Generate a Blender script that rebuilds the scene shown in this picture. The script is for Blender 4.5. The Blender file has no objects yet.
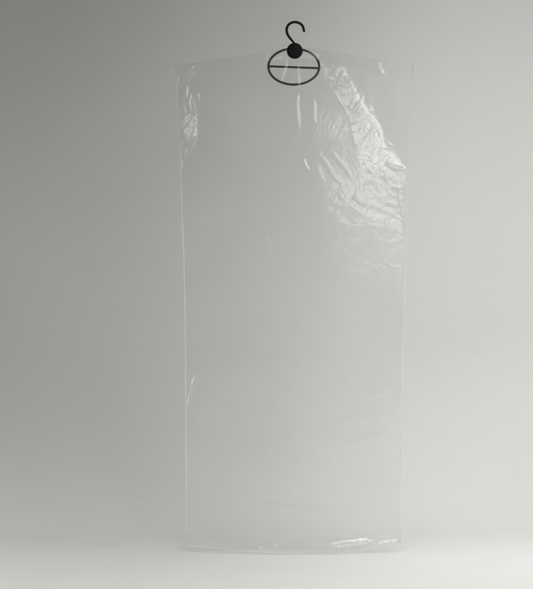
import bpy, bmesh, math
import numpy as np
from mathutils import Vector

sc = bpy.context.scene
COL = sc.collection
F, D, CH = 1475.0, 4.0, 0.698        # focal length in photo pixels, distance to the bag, camera height (m)

def X(px): return (np.asarray(px, float) - 266.5) * D / F
def Z(py): return CH - (np.asarray(py, float) - 294.5) * D / F
def U(x): return np.asarray(x) * F / D + 266.5
S = D / F                             # metres per photo pixel at the bag

# ------------------------------------------------------------------ camera
cam = bpy.data.cameras.new('camera'); co = bpy.data.objects.new('camera', cam); COL.objects.link(co)
co.location = (0, -D, CH); co.rotation_euler = (math.pi / 2, 0, 0)
cam.sensor_fit = 'VERTICAL'; cam.sensor_height = 24; cam.lens = 24 * F / 589
cam.clip_start = 0.05; cam.clip_end = 100
sc.camera = co

# ------------------------------------------------------------------ light: a studio softbox in front, the rest added fill lamps
W = bpy.data.worlds.new('World'); sc.world = W; W.use_nodes = True
W.node_tree.nodes['Background'].inputs[0].default_value = (1, 1, 1, 1)
W.node_tree.nodes['Background'].inputs[1].default_value = 0.10

def lamp(name, loc, tgt, sx, sy, watt, spread=180, col=(1, 1, 1)):
    d = bpy.data.lights.new(name, 'AREA'); d.shape = 'RECTANGLE'
    d.size, d.size_y, d.energy, d.spread, d.color = sx, sy, watt, math.radians(spread), col
    o = bpy.data.objects.new(name, d); COL.objects.link(o)
    o.location = loc; o.rotation_euler = (Vector(tgt) - Vector(loc)).to_track_quat('-Z', 'Y').to_euler()
    return o
lamp('softbox_front', (1.5, -3.6, 2.1), (0.05, 0, 1.0), 0.9, 0.9, 30)
lamp('fill_side', (1.3, -1.2, 1.5), (0.9, 0.9, 0.4), 0.8, 1.1, 6.1, 80, (.97, .985, 1))  # added lamp, fitted to brighten the right of the backdrop
lamp('fill_low', (1.3, -0.4, 1.5), (0.6, -0.4, 0.0), 0.8, 1.1, 3.0, 80, (.95, .975, 1))  # added lamp aimed at the floor on the right, no known source
lamp('fill_left', (-2.5, -1.2, 0.8), (-0.2, 0.1, 0.0), 0.8, 1.1, 5.7, 80)  # added low fill from the left, fitted to the backdrop tones
lamp('fill_top_left', (-2.8, -0.3, 2.8), (-2.8, -0.2, 0), 1, 1, 31, 80, (1, .985, .965))  # added fill from above, warmed to suit the left of the backdrop
lamp('fill_top_middle', (0, -1.5, 2.8), (0, -1.4, 0), 1, 1, 12.9, 80)  # added fill from above, fitted to the backdrop gradient
lamp('fill_top_back', (1, 0.5, 2.8), (1, 0.6, 0), 1, 1, 4.8, 80, (.97, .985, 1))  # added fill above and behind the bag, fitted with the others
lamp('fill_top_right', (3, -2.5, 2.8), (3, -2.4, 0), 1, 1, 109, 80, (.95, .975, 1))  # added strong fill, makes the backdrop brighten towards the right

sc.view_settings.view_transform = 'Standard'
sc.view_settings.look = 'None'; sc.view_settings.exposure = 0; sc.view_settings.gamma = 1
sc.cycles.transparent_max_bounces = 24
sc.cycles.max_bounces = 12

# ------------------------------------------------------------------ materials
def mat(name):
    m = bpy.data.materials.new(name); m.use_nodes = True
    return m, m.node_tree.nodes, m.node_tree.links

def backdrop_mat():
    m, n, l = mat('matte_backdrop_paper')
    b = n['Principled BSDF']; b.inputs['Roughness'].default_value = .9
    b.inputs['Specular IOR Level'].default_value = .1
    tc = n.new('ShaderNodeTexCoord')
    mp = n.new('ShaderNodeMapping'); mp.inputs['Scale'].default_value = (6, 6, 400)
    nz = n.new('ShaderNodeTexNoise'); nz.inputs['Scale'].default_value = 1; nz.inputs['Detail'].default_value = 3
    l.new(tc.outputs['Object'], mp.inputs[0]); l.new(mp.outputs[0], nz.inputs[0])
    n2 = n.new('ShaderNodeTexNoise'); n2.inputs['Scale'].default_value = 420; n2.inputs['Detail'].default_value = 2
    l.new(tc.outputs['Object'], n2.inputs[0])
    ad = n.new('ShaderNodeMath'); ad.operation = 'ADD'
    l.new(nz.outputs[0], ad.inputs[0]); l.new(n2.outputs[0], ad.inputs[1])
    mr = n.new('ShaderNodeMapRange'); mr.inputs[1].default_value = .6; mr.inputs[2].default_value = 1.4
    l.new(ad.outputs[0], mr.inputs[0])
    mx = n.new('ShaderNodeMix'); mx.data_type = 'RGBA'
    mx.inputs[6].default_value = (.586, .580, .548, 1); mx.inputs[7].default_value = (.622, .616, .586, 1)
    l.new(mr.outputs[0], mx.inputs[0]); l.new(mx.outputs[2], b.inputs['Base Color'])
    return m

def film_mat(name, haze=.085, rough=.12, ior=1.56, haze_col=(.93, .93, .92, 1)):
    """clear polythene: see-through, mirror-like by Fresnel, with a slight milky haze"""
    m, n, l = mat(name)
    n.remove(n['Principled BSDF']); out = n['Material Output']
    tr = n.new('ShaderNodeBsdfTransparent'); tr.inputs[0].default_value = (.968, .971, .962, 1)
    di = n.new('ShaderNodeBsdfDiffuse'); di.inputs[0].default_value = haze_col
    tl = n.new('ShaderNodeBsdfTranslucent'); tl.inputs[0].default_value = haze_col
    hz = n.new('ShaderNodeMixShader'); hz.inputs[0].default_value = .4
    l.new(di.outputs[0], hz.inputs[1]); l.new(tl.outputs[0], hz.inputs[2])
    a = n.new('ShaderNodeMixShader')
    tc = n.new('ShaderNodeTexCoord'); nz = n.new('ShaderNodeTexNoise')
    nz.inputs['Scale'].default_value = 5; nz.inputs['Detail'].default_value = 4
    l.new(tc.outputs['Object'], nz.inputs[0])
    mr = n.new('ShaderNodeMapRange'); mr.inputs[1].default_value = .3; mr.inputs[2].default_value = .7
    mr.inputs[3].default_value = haze * .7; mr.inputs[4].default_value = haze * 1.3
    l.new(nz.outputs[0], mr.inputs[0])
    sx = n.new('ShaderNodeSeparateXYZ'); l.new(tc.outputs['Object'], sx.inputs[0])
    hz_ = n.new('ShaderNodeMapRange'); hz_.inputs[1].default_value = .85; hz_.inputs[2].default_value = 1.25
    hz_.inputs[3].default_value = 1.3; hz_.inputs[4].default_value = .5  # haze graded by height, painting the lower film brighter and the top clearer
    l.new(sx.outputs['Z'], hz_.inputs[0])
    hm = n.new('ShaderNodeMath'); hm.operation = 'MULTIPLY'; l.new(mr.outputs[0], hm.inputs[0]); l.new(hz_.outputs[0], hm.inputs[1])
    l.new(hm.outputs[0], a.inputs[0])
    l.new(tr.outputs[0], a.inputs[1]); l.new(hz.outputs[0], a.inputs[2])
    fr = n.new('ShaderNodeFresnel'); fr.inputs[0].default_value = ior
    gl = n.new('ShaderNodeBsdfGlossy'); gl.inputs['Roughness'].default_value = rough
    b = n.new('ShaderNodeMixShader')
    # Fresnel must not invert on back faces of a thin sheet
    ge = n.new('ShaderNodeNewGeometry'); 
    dp = n.new('ShaderNodeVectorMath'); dp.operation = 'DOT_PRODUCT'
    l.new(ge.outputs['Normal'], dp.inputs[0]); l.new(ge.outputs['Incoming'], dp.inputs[1])
    ab = n.new('ShaderNodeMath'); ab.operation = 'ABSOLUTE'; l.new(dp.outputs['Value'], ab.inputs[0])
    sb = n.new('ShaderNodeMath'); sb.operation = 'SUBTRACT'; sb.inputs[0].default_value = 1; l.new(ab.outputs[0], sb.inputs[1])
    pw = n.new('ShaderNodeMath'); pw.operation = 'POWER'; pw.inputs[1].default_value = 5; l.new(sb.outputs[0], pw.inputs[0])
    f0 = ((ior - 1) / (ior + 1)) ** 2
    ma = n.new('ShaderNodeMath'); ma.operation = 'MULTIPLY_ADD'; ma.inputs[1].default_value = 1 - f0; ma.inputs[2].default_value = f0
    l.new(pw.outputs[0], ma.inputs[0]); n.remove(fr)
    l.new(ma.outputs[0], b.inputs[0]); l.new(a.outputs[0], b.inputs[1])
    an = n.new('ShaderNodeAttribute'); an.attribute_name = 'crumple'      # finely creased film is duller than smooth film
    rm = n.new('ShaderNodeMath'); rm.operation = 'MULTIPLY_ADD'; rm.inputs[1].default_value = .17; rm.inputs[2].default_value = rough
    l.new(an.outputs['Fac'], rm.inputs[0]); l.new(rm.outputs[0], gl.inputs['Roughness'])
    g2 = n.new('ShaderNodeBsdfGlossy'); g2.inputs['Roughness'].default_value = .33
    gm = n.new('ShaderNodeMixShader'); gm.inputs[0].default_value = .42
    l.new(gl.outputs[0], gm.inputs[1]); l.new(g2.outputs[0], gm.inputs[2]); l.new(gm.outputs[0], b.inputs[2])
    l.new(b.outputs[0], out.inputs[0])
    return m

def black_plastic():
    m, n, l = mat('black_plastic')
    b = n['Principled BSDF']; b.inputs['Base Color'].default_value = (.004, .004, .004, 1)
    b.inputs['Roughness'].default_value = .5; b.inputs['Specular IOR Level'].default_value = .16
    tc = n.new('ShaderNodeTexCoord'); nz = n.new('ShaderNodeTexNoise')
    nz.inputs['Scale'].default_value = 420; nz.inputs['Detail'].default_value = 2
    bp = n.new('ShaderNodeBump'); bp.inputs['Strength'].default_value = .5; bp.inputs['Distance'].default_value = .001
    l.new(tc.outputs['Object'], nz.inputs[0]); l.new(nz.outputs[0], bp.inputs['Height']); l.new(bp.outputs[0], b.inputs['Normal'])
    return m

# ------------------------------------------------------------------ helpers
def link(name, verts, faces, material, parent=None, smooth=True):
    me = bpy.data.meshes.new(name)
    me.from_pydata([tuple(v) for v in verts], [], faces); me.update()
    if smooth: me.polygons.foreach_set('use_smooth', [True] * len(me.polygons))
    me.materials.append(material)
    o = bpy.data.objects.new(name, me); COL.objects.link(o)
    if parent: o.parent = parent
    return o

def grid_mesh(name, P, material, parent=None):
    """P: rows x cols x 3"""
    r, c, _ = P.shape
    idx = np.arange(r * c).reshape(r, c)
    q = np.stack([idx[:-1, :-1], idx[:-1, 1:], idx[1:, 1:], idx[1:, :-1]], -1).reshape(-1, 4)
    me = bpy.data.meshes.new(name)
    me.vertices.add(r * c); me.vertices.foreach_set('co', P.astype(np.float32).ravel())
    me.loops.add(q.size); me.loops.foreach_set('vertex_index', q.astype(np.int32).ravel())
    me.polygons.add(len(q)); me.polygons.foreach_set('loop_start', np.arange(0, q.size, 4, dtype=np.int32))
    me.update(calc_edges=True); me.validate()
    me.polygons.foreach_set('use_smooth', np.ones(len(q), bool))
    me.materials.append(material)
    o = bpy.data.objects.new(name, me); COL.objects.link(o)
    if parent: o.parent = parent
    return o

def catmull(pts, k=10, closed=False):
    pts = [Vector(p) for p in pts]; n = len(pts); out = []
    rng = range(n) if closed else range(n - 1)
    for i in rng:
        g = (lambda j: pts[j % n]) if closed else (lambda j: pts[min(max(j, 0), n - 1)])
        a, b, c, d = g(i - 1), g(i), g(i + 1), g(i + 2)
        for s in range(k):
            t = s / k
            out.append(.5 * ((2 * b) + (c - a) * t + (2 * a - 5 * b + 4 * c - d) * t * t + (3 * b - 3 * c + d - a) * t ** 3))
    if not closed: out.append(pts[-1])
    return out

def tube(name, path, rad, material, parent, closed=False, seg=14, flat=1.0):
    n = len(path); V = []; Fc = []
    R = rad if hasattr(rad, '__len__') else [rad] * n
    for i, p in enumerate(path):
        a = path[(i - 1) % n] if closed or i else path[i]
        b = path[(i + 1) % n] if closed or i < n - 1 else path[i]
        t = (b - a).normalized(); yv = Vector((0, 1, 0)); s = t.cross(yv).normalized()
        for k in range(seg):
            an = 2 * math.pi * k / seg
            V.append(p + s * math.cos(an) * R[i] + yv * math.sin(an) * R[i] * flat)
    m = n if closed else n - 1
    for i in range(m):
        for k in range(seg):
            j = (i + 1) % n
            Fc.append((i * seg + k, i * seg + (k + 1) % seg, j * seg + (k + 1) % seg, j * seg + k))
    if not closed:                     # rounded caps
        for e, sgn in ((0, -1), (n - 1, 1)):
            t = ((path[1] - path[0]) if e == 0 else (path[-1] - path[-2])).normalized() * sgn
            s = t.cross(Vector((0, 1, 0))).normalized(); yv = Vector((0, 1, 0)); base = [e * seg + k for k in range(seg)]
            sg = 1 if e else -1
            for h in (.5, .87):
                ring = []
                q = math.sqrt(1 - h * h)
                for k in base:
                    d = V[k] - path[e]
                    V.append(path[e] + d * q + t * R[e] * h); ring.append(len(V) - 1)
                for k in range(seg):
                    Fc.append((base[k], base[(k + 1) % seg], ring[(k + 1) % seg], ring[k]))
                base = ring
            Fc.append(tuple(base))
    o = link(name, V, Fc, material, parent)
    bm = bmesh.new(); bm.from_mesh(o.data); bmesh.ops.recalc_face_normals(bm, faces=bm.faces); bm.to_mesh(o.data); bm.free()
    o.data.polygons.foreach_set('use_smooth', [True] * len(o.data.polygons))
    return o

# ------------------------------------------------------------------ setting: seamless studio sweep
xs = np.linspace(-4, 4, 161)
def profile(x):
    a = 1 - float(np.clip((x + 1.05) / .85, 0, 1)); a = a * a * (3 - 2 * a)      # the paper rolls wider on the left
    b = float(np.clip((x - .1) / .9, 0, 1)); b = b * b * (3 - 2 * b)
    r = .50 + .38 * a + .1 * b; yw = r + .28 - .16 * a + .1 * b
    return [(-8.0, 0)] + [(y, 0) for y in np.linspace(-6, yw - r, 12)] + \
       [(yw - r + r * math.sin(t), r - r * math.cos(t)) for t in np.linspace(0, math.pi / 2, 40)[1:]] + \
       [(yw, z) for z in np.linspace(.9, 4, 12)]
P = np.array([[(x,) + q for q in profile(x)] for x in xs]).transpose(1, 0, 2)
bd = grid_mesh('studio_backdrop', P, backdrop_mat())
bd['kind'] = 'structure'

# ------------------------------------------------------------------ bag outline (photo pixels -> metres)
LE = np.array([(175.8, 64.8), (178.6, 110), (180.6, 150), (181.6, 200), (184.0, 260), (185.4, 330), (185.8, 400), (186.2, 480), (186.6, 545.2)])
RE = np.array([(412.6, 64.8), (411.0, 110), (409.4, 135), (408.2, 165), (407.4, 172), (407.0, 210), (405.2, 260), (403.2, 330), (401.6, 400), (400.6, 480), (400.0, 543.5)])
TE = np.array([(0, 64.8), (.1, 61.2), (.2, 58.2), (.3, 55.2), (.4, 51.6), (.47, 48.2), (.505, 46.8), (.54, 47.6), (.62, 50.6), (.7, 53.2), (.8, 57.2), (.9, 61.4), (1, 64.8)])
BE = np.array([(0, 545.2), (.1, 547), (.25, 549), (.4, 550.6), (.6, 551.2), (.72, 550.6), (.85, 547.5), (.93, 545), (1, 543.5)])

def smooth_interp(x, xp, fp):
    """cubic Hermite through the points"""
    x = np.asarray(x, float); m = np.gradient(fp, xp)
    i = np.clip(np.searchsorted(xp, x) - 1, 0, len(xp) - 2)
    h = xp[i + 1] - xp[i]; t = (x - xp[i]) / h
    return ((2*t**3-3*t**2+1)*fp[i] + (t**3-2*t**2+t)*h*m[i] + (-2*t**3+3*t**2)*fp[i+1] + (t**3-t**2)*h*m[i+1])

# gradient noise on arrays -------------------------------------------------
def perlin(x, y, seed):
    rs = np.random.RandomState(seed); perm = rs.permutation(256); ang = rs.rand(256) * 2 * np.pi
    xi = np.floor(x).astype(int); yi = np.floor(y).astype(int); xf = x - xi; yf = y - yi
    def g(ix, iy, dx, dy):
        h = ang[perm[(perm[ix & 255] + iy) & 255]]
        return np.cos(h) * dx + np.sin(h) * dy
    u = xf**3*(xf*(xf*6-15)+10); v = yf**3*(yf*(yf*6-15)+10)
    a = g(xi, yi, xf, yf); b = g(xi+1, yi, xf-1, yf); c = g(xi, yi+1, xf, yf-1); d = g(xi+1, yi+1, xf-1, yf-1)
    return ((a*(1-u)+b*u)*(1-v) + (c*(1-u)+d*u)*v) * 1.4

def crinkle(x, y, scale, seed, rot=0.0, aniso=1.0, octs=3):
    """creased film: ridged, warped noise; x, y in photo px, result roughly -1..1, unit = one feature height"""
    ca, sa = math.cos(rot), math.sin(rot)
    a = (x * ca + y * sa) / scale; b = (-x * sa + y * ca) / (scale * aniso)
    a = a + .5 * perlin(a * .6 + 7, b * .6, seed + 50); b = b + .5 * perlin(a * .6, b * .6 + 9, seed + 51)
    out = 0; amp = 1.0; f = 1.0
    for o in range(octs):
        n = perlin(a * f + 13 * o, b * f - 5 * o, seed + o)
        out = out + amp * (1 - 2 * np.sqrt(n * n + .0012))
        amp *= .48; f *= 2.03
    return out / 1.8

def sstep(e0, e1, v):
    t = np.clip((v - e0) / (e1 - e0), 0, 1); return t * t * (3 - 2 * t)

def band(py, left, right, soft_l, soft_r, u):
    """1 between two px curves given as (py, px) tables"""
    l = np.interp(py, [p[0] for p in left], [p[1] for p in left]); rr = np.interp(py, [p[0] for p in right], [p[1] for p in right])
    return sstep(l - soft_l, l + soft_l, u) * (1 - sstep(rr - soft_r, rr + soft_r, u))

def gauss(u, v, cx, cy, sx, sy, rot=0.0):
    ca, sa = math.cos(rot), math.sin(rot)
    a = (u - cx) * ca + (v - cy) * sa; b = -(u - cx) * sa + (v - cy) * ca
    return np.exp(-.5 * ((a / sx) ** 2 + (b / sy) ** 2))

def crease(u, v, x0, y0, x1, y1, w, h, bend=0.0):
    """a narrow ridge of height h px and half width w px running between two photo points"""
    L = math.hypot(x1 - x0, y1 - y0); tx, ty = (x1 - x0) / L, (y1 - y0) / L
    s = ((u - x0) * tx + (v - y0) * ty) / L; d = -(u - x0) * ty + (v - y0) * tx
    d = d - bend * 4 * s * (1 - s) + .35 * w * np.sin(s * 9 + x0)
    taper = sstep(-.02, .25, s) * (1 - sstep(.7, 1.02, s))
    return h * taper * np.exp(-.5 * (d / w) ** 2)

def sheet(rows, cols, front):
    s = np.linspace(0, 1, cols)[None, :]; t = np.linspace(0, 1, rows)[:, None]
    top = smooth_interp(s, TE[:, 0], TE[:, 1]); bot = smooth_interp(s, BE[:, 0], BE[:, 1])
    py = top + (bot - top) * t
    lx = smooth_interp(np.clip(py, LE[0, 1], LE[-1, 1]), LE[:, 1], LE[:, 0])
    rx = smooth_interp(np.clip(py, RE[0, 1], RE[-1, 1]), RE[:, 1], RE[:, 0])
    px = lx + (rx - lx) * s
    u, v = px, py + 0 * px
    # thickness profile of the limp bag (metres); flat along the seams, fuller towards the floor
    e = np.clip(1 - (2 * s - 1) ** 2, 0, 1)
    body = .006 + .032 * sstep(.05, .95, t)
    thick = body * e ** (1.7 - .7 * sstep(.05, .5, t)) * sstep(0, .10, t)
    collar = .0105 * np.exp(-((u - 294) / 46) ** 2) * sstep(-.002, .03, t) * (1 - sstep(.10, .3, t))
    h = thick + collar                                     # outward distance from the seam plane
    h = h + (.003 * perlin(u / 90, v / 150, 3) + .0018 * perlin(u / 34, v / 120, 4)) * e * sstep(0, .06, t)
    if front:
        hp = np.zeros_like(u)                              # in photo px, positive = towards the camera
        # ---- A: big crumpled fold running from the hanger down to the right seam
        LA = [(58, 321), (70, 323), (80, 326), (97, 337), (108, 344), (118, 350), (131, 351), (145, 355), (160, 356), (180, 359), (200, 361), (240, 352), (320, 325), (560, 300)]
        RA = [(58, 329), (68, 335), (85, 348), (105, 360), (125, 374), (150, 386), (163, 396), (174, 406), (230, 407), (560, 402)]
        wv = 2.6 * perlin(u / 9, v / 16, 301) + 1.4 * perlin(u / 4, v / 7, 302)
        A0 = band(v, LA, RA, 2.0, 9, u) + 1e-4            # where the long face of the fold lies
        A = band(v, LA, [(a_, b_ + 3) for a_, b_ in RA], 2.5, 9, u + wv) * sstep(58, 76, v) * (1 - sstep(165, 240, v))
        # ---- B: milky, lightly creased field left of it
        LB = [(80, 318), (110, 313), (150, 312), (180, 316), (200, 320), (260, 324), (300, 330)]
        RB = [(80, 328), (97, 338), (118, 350), (145, 354), (180, 362), (230, 408), (300, 406)]
        B = band(v, LB, RB, 5, 8, u) * sstep(88, 150, v) * (1 - sstep(205, 300, v))
        Bf = band(v, [(180, 325), (300, 330)], [(180, 408), (300, 405)], 10, 6, u) * sstep(160, 215, v) * (1 - sstep(240, 310, v))
        # ---- E: left corner patch
        Ec = gauss(u, v, 191, 125, 7.5, 19, .25) + .8 * gauss(u, v, 181, 112, 2.6, 10) + .35 * gauss(u, v, 186, 145, 6, 12)
        El = -.33 * (u - 191) + .07 * (v - 126)
        Et = gauss(u, v, 190, 70, 12, 7, .5)
        # ---- H: bottom hem crumples
        Hb = gauss(u, v, 361, 542.5, 15, 2.6, -.25) + gauss(u, v, 392, 542, 8, 2.2, -.1)
        hem = sstep(533, 546, v)
        slope_x = .085 * B + .045 * Bf + .05 * Et + .11 * np.clip(Hb, 0, 1)
        # integrate the mean fall to the right, then let the film relax back
        dpx = (rx - lx) / (cols - 1)
        fall = np.cumsum(slope_x * dpx, axis=1)
        hp -= fall - fall[:, -1:] * s
        Ht = np.interp(v[:, :1] if v.shape[1] > 1 else v, [46, 58, 75, 100, 125, 150, 180, 215, 260, 330, 450], [0, 1.4, 3.6, 4.7, 5.0, 5.8, 5.5, 4.4, 3.5, 2.4, 0])
        cA = np.cumsum(A0, axis=1); fa = Ht * cA / cA[:, -1:]              # the fold: a soft rise on its left, a long bright face falling right
        lA = np.interp(v, [p[0] for p in LA], [p[1] for p in LA])
        hp += fa[:, -1:] * np.clip((u - lx) / (lA - lx), 0, 1) ** 1.6 - fa
        hp += np.clip(Ec, 0, 1) * (El + 1.6)
        Ek = gauss(u, v, 193, 68.5, 9, 4.2, -.75)
        hp += Ek * (3.0 - .30 * (u - 193) + .10 * (v - 68.5) + .5 * crinkle(u, v, 6, 121, .8, 2.5, 2))
        c1 = crinkle(u, v, 12, 11, .55, 1.7, 3); c2 = crinkle(u, v, 7.5, 21, -.3, 1.4, 2); c3 = crinkle(u, v, 24, 31, .4, 2.2, 2)
        hp += A * (.45 * c1 + .28 * c2 + .11 * crinkle(u, v, 4, 25, .9, 1.6, 2)) + B * (.36 * crinkle(u, v, 9, 41, .45, 2.6, 3) + .26 * c3 + .09 * crinkle(u, v, 4, 45, .3, 2, 2)) + Bf * (.55 * crinkle(u, v, 14, 61, -1.1, 1.5, 3))
        hp += np.clip(Ec, 0, 1) * (.55 * crinkle(u, v, 8, 71, .5, 2.2, 3)) + Et * .6 * crinkle(u, v, 9, 81, .7, 2.2, 2)
        hp += np.clip(Hb, 0, 1) * .9 * crinkle(u, v * 2, 5, 91, .2, 1.6, 3)
        hp += hem * .2 * crinkle(u, v * 2.2, 26, 95, 0, 1, 2)
        # ---- single creases seen in the photo: x0,y0,x1,y1,width,height
        for a in [(297.5, 92, 299, 138, 1.3, .8, 1.5), (296, 118, 295, 142, 1.2, .5, 0), (287, 58, 280, 84, 1.2, .9, 0), (297.5, 62, 297, 92, 1.1, .9, 0),
                  (323.5, 53, 319, 66, 1.3, 1.3, 0), (375.5, 55, 382, 75, 1.5, 1.15, .5), (314, 164, 323, 184, 1.3, .8, -1),
                  (302, 158, 309, 174, 1.2, .5, 0), (313, 100, 314, 125, 1.1, .5, 0), (319, 205, 341, 207, 1.2, .7, -2), (350, 196, 366, 207, 1.1, .6, 0),
                  (318, 150, 342, 186, 1.3, .7, 2), (328, 150, 352, 182, 1.3, .5, -2), (384, 164, 408, 171, 1.4, .9, 0), (391, 186, 407, 190, 1.2, .4, 0),
                  (186, 77, 200, 61, 1.1, 1.5, -1.5), (190, 73, 199, 64, 1.0, 1.2, 0), (185.6, 76, 188, 62, 1, 1.1, 1), (177, 73, 180, 71.5, 1, 1.3, 0), (181, 66, 179, 78, 1, .7, 0), (198, 90, 203, 114, 1.2, .85, 1), (209, 91, 211.5, 103, 1.1, .62, 0),
                  (186, 76, 187.5, 112, 1.2, .75, 1), (189, 92, 190, 116, 1.2, .8, 0), (192, 98, 196, 118, 1.2, .8, 0), (186, 135, 184, 162, 1.2, .75, 0), (180, 96, 181, 122, 1.1, .85, 0), (186, 414, 194, 376, 1.3, .62, 1), (193, 386, 196, 372, 1, .6, 0),
                  (211, 396, 217, 412, 1, .6, 0), (263, 232, 272, 252, 1, .5, 0), (188, 325, 191, 330, .9, .3, 0), (268, 250, 274, 330, 2.4, .25, 2), (300, 170, 303, 300, 2.4, .22, 1), (246, 120, 240, 330, 4, .25, -3),
                  (350, 300, 352, 500, 5, .3, 3), (225, 350, 232, 520, 5, .3, -4), (262.5, 544, 260.5, 548.5, .9, 1.3, 0), (274, 541.5, 276, 548, 1.1, 1.7, 0), (278.5, 541, 277.6, 545.5, .9, 1.3, 0),
                  (300, 542, 345, 537, 1.6, .35, -1), (345, 546, 378, 538, 1.3, .8, 1), (383, 543.5, 400, 541, 1.2, .8, 0),
                  (204, 430, 209, 520, 2.2, .3, 2), (246, 260, 252, 420, 2.6, .28, -3), (330, 300, 338, 470, 2.8, .3, 3), (380, 300, 384, 430, 2.0, .3, 1),
                  (290, 440, 300, 530, 2.4, .3, -2), (205, 180, 214, 260, 1.6, .4, 1), (230, 110, 238, 190, 1.6, .4, -1), (393, 250, 397, 330, 1.4, .4, 1),
                  (192, 215, 195, 262, 1.2, .5, 0), (336, 445, 392, 430, 2.2, .3, 2), (250, 500, 330, 508, 2.4, .3, 2),
                  (397, 175, 406, 240, 1.4, .45, 0), (402, 172, 405, 235, 1.1, .5, 0), (364, 398, 396, 388, 2, .22, 0), (330, 420, 395, 415, 3, .2, 1)]:
            hp += crease(u, v, *a)
        # fine limp waviness all over, so that no part of the film is perfectly flat
        hp += .10 * crinkle(u, v, 30, 101, .2, 3.5, 2) * (1 - .5 * sstep(.5, .9, t)) + .07 * crinkle(u, v, 60, 111, -.1, 2.5, 3)
        edge = sstep(0, .012, s) * (1 - sstep(.988, 1, s)) * sstep(0, .008, t)
        h = h + hp * S * (edge * .9 + .1)
        crumple = np.clip(.95 * B + Bf + A * sstep(155, 190, v) + .7 * np.clip(Ec, 0, 1) + .6 * Ek + .12 * A, 0, 1) if front else None
        # keep clear of the hanger inside
        h = np.where((v < 92) & (np.abs(u - 294) < 28), np.maximum(h, .0078), h)
        h = np.where(np.hypot(u - 294.7, v - 50.9) < 8.6, .0040, h)
        h = np.maximum(h, .0006); sgn = -1
    else:
        h = h + (.12 * crinkle(u, v, 34, 201, .3, 3, 2)) * S
        h = np.where((v < 92) & (np.abs(u - 294) < 28), np.maximum(h, .0078), h)
        h = np.where(np.hypot(u - 294.7, v - 50.9) < 8.6, .0040, h)
        h = np.maximum(h, .0006); sgn = 1
    # perspective: keep the outline where the photo shows it at the depth of the seam plane
    P = np.stack([X(u), sgn * h, Z(v)], -1)
    return (P, crumple) if front else P

root = bpy.data.objects.new('garment_bag', None); COL.objects.link(root)
root.location = (0, 0, 0)
root['label'] = 'long clear plastic garment bag with crinkled glossy film around the black hanger'
root['category'] = 'garment bag'
film = film_mat('clear_polythene_film')
film_back = film_mat('clear_polythene_film_back', haze=.085, rough=.14)
seam_m = film_mat('welded_polythene_seam', haze=.28, rough=.3, ior=1.3)
PF, CR = sheet(940, 440, True); PB = sheet(320, 150, False)
fp = grid_mesh('front_panel', PF, film, root)
at = fp.data.attributes.new('crumple', 'FLOAT', 'POINT'); at.data.foreach_set('value', CR.astype(np.float32).ravel())
grid_mesh('back_panel', PB[:, ::-1], film_back, root)

def seam(name, pts, w, d, parent=root):
    """flat welded strip along a polyline of points, w wide in the picture plane, d thick"""
    path = [Vector(p) for p in pts]
    n = len(path); V = []; Fc = []
    for i, p in enumerate(path):
        t = (path[min(i + 1, n - 1)] - path[max(i - 1, 0)]).normalized(); s = t.cross(Vector((0, 1, 0))).normalized()
        for a, b in ((-1, -.5), (-.6, -1), (.6, -1), (1, -.5), (1, .5), (.6, 1), (-.6, 1), (-1, .5)):
            V.append(p + s * a * w / 2 + Vector((0, b * d / 2, 0)))
    for i in range(n - 1):
        for k in range(8): Fc.append((i*8+k, i*8+(k+1) % 8, (i+1)*8+(k+1) % 8, (i+1)*8+k))
    Fc.append(tuple(range(8))[::-1]); Fc.append(tuple((n-1)*8+k for k in range(8)))
    return link(name, V, Fc, seam_m, parent)

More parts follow.
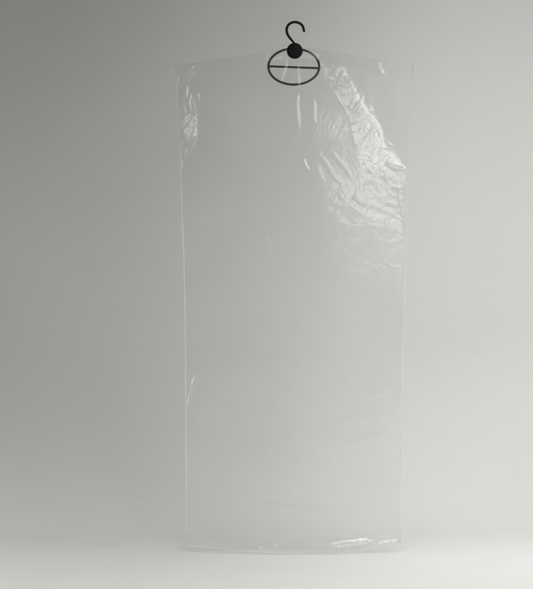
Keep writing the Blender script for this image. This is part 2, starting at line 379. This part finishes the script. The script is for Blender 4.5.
mid = lambda a, b: [((p[0]+q[0])/2, (p[1]+q[1])/2, (p[2]+q[2])/2) for p, q in zip(a, b)]
st = PF[::12]
seam('side_seam', [(p[0], 0, p[2]) for p in PF[list(range(0, 940, 47)) + [939], 0]], .0036, .0026)
seam('side_seam', [(p[0], 0, p[2]) for p in PF[list(range(0, 940, 47)) + [939], -1]], .0032, .0026)
tl_ = PF[0]
k0 = [i for i in range(0, 440, 4) if U(tl_[i][0]) < 286]; k1 = [i for i in range(0, 440, 4) if U(tl_[i][0]) > 303.5]
seam('top_seam', [(tl_[i][0], 0, tl_[i][2]) for i in k0], .0018, .0026)
seam('top_seam', [(tl_[i][0], 0, tl_[i][2]) for i in k1], .0018, .0026)
seam('bottom_hem', [(p[0], p[1] - .0006, p[2] + .0012) for p in PF[-1, ::5]], .0026, .0026)

# ------------------------------------------------------------------ hanger
bp = black_plastic()
hg = bpy.data.objects.new('clothes_hanger', None); COL.objects.link(hg)
hg['label'] = 'small black oval hanger with round disc and curved hook at the bag top'
hg['category'] = 'hanger'
def P3(px, py, y=0): return Vector((float(X(px)), y, float(Z(py))))
ring = [P3(293.8 + 25.4 * math.cos(a), 66.6 + 18.0 * math.sin(a)) for a in np.linspace(0, 2 * math.pi, 96, endpoint=False)]
tube('ring', ring, .0031, bp, hg, closed=True, flat=.9)
tube('crossbar', [P3(268.9 + (318.9 - 268.9) * t, 66.3 + 1.9 * t) for t in np.linspace(0, 1, 12)], .0029, bp, hg)
hook = catmull([P3(*p) for p in ((295.6, 47.0), (294.0, 43.0), (291.0, 39.4), (288.2, 35.6), (286.8, 31.8), (287.0, 27.6), (289.2, 24.2), (292.6, 22.4), (296.4, 22.2), (300.2, 23.6), (302.8, 26.4), (304.0, 30.8))], 8)
n = len(hook)
tube('hook', hook, [.0027 + .0010 * sstep(.0, .35, i / n) - .0002 * (i / n) for i in range(n)], bp, hg, flat=.95)
# disc: lathe with rounded rim, axis towards the camera
prof = [(0, .0058), (.0150, .0058), (.0188, .0054), (.0208, .0042), (.0216, .0020), (.0218, 0), (.0216, -.0020), (.0208, -.0042), (.0188, -.0054), (.0150, -.0058), (0, -.0058)]
V = []; Fc = []; seg = 64; c = P3(294.7, 50.9)
rows = []
for rr, yy in prof:
    if rr == 0: V.append(c + Vector((0, -yy, 0))); rows.append([len(V) - 1] * seg)
    else:
        row = []
        for k in range(seg):
            a = 2 * math.pi * k / seg; V.append(c + Vector((rr * math.cos(a), -yy, rr * math.sin(a)))); row.append(len(V) - 1)
        rows.append(row)
for a, b in zip(rows, rows[1:]):
    for k in range(seg):
        f = [a[k], a[(k+1) % seg], b[(k+1) % seg], b[k]]; f = list(dict.fromkeys(f))
        if len(f) > 2: Fc.append(f)
link('disc', V, Fc, bp, hg)
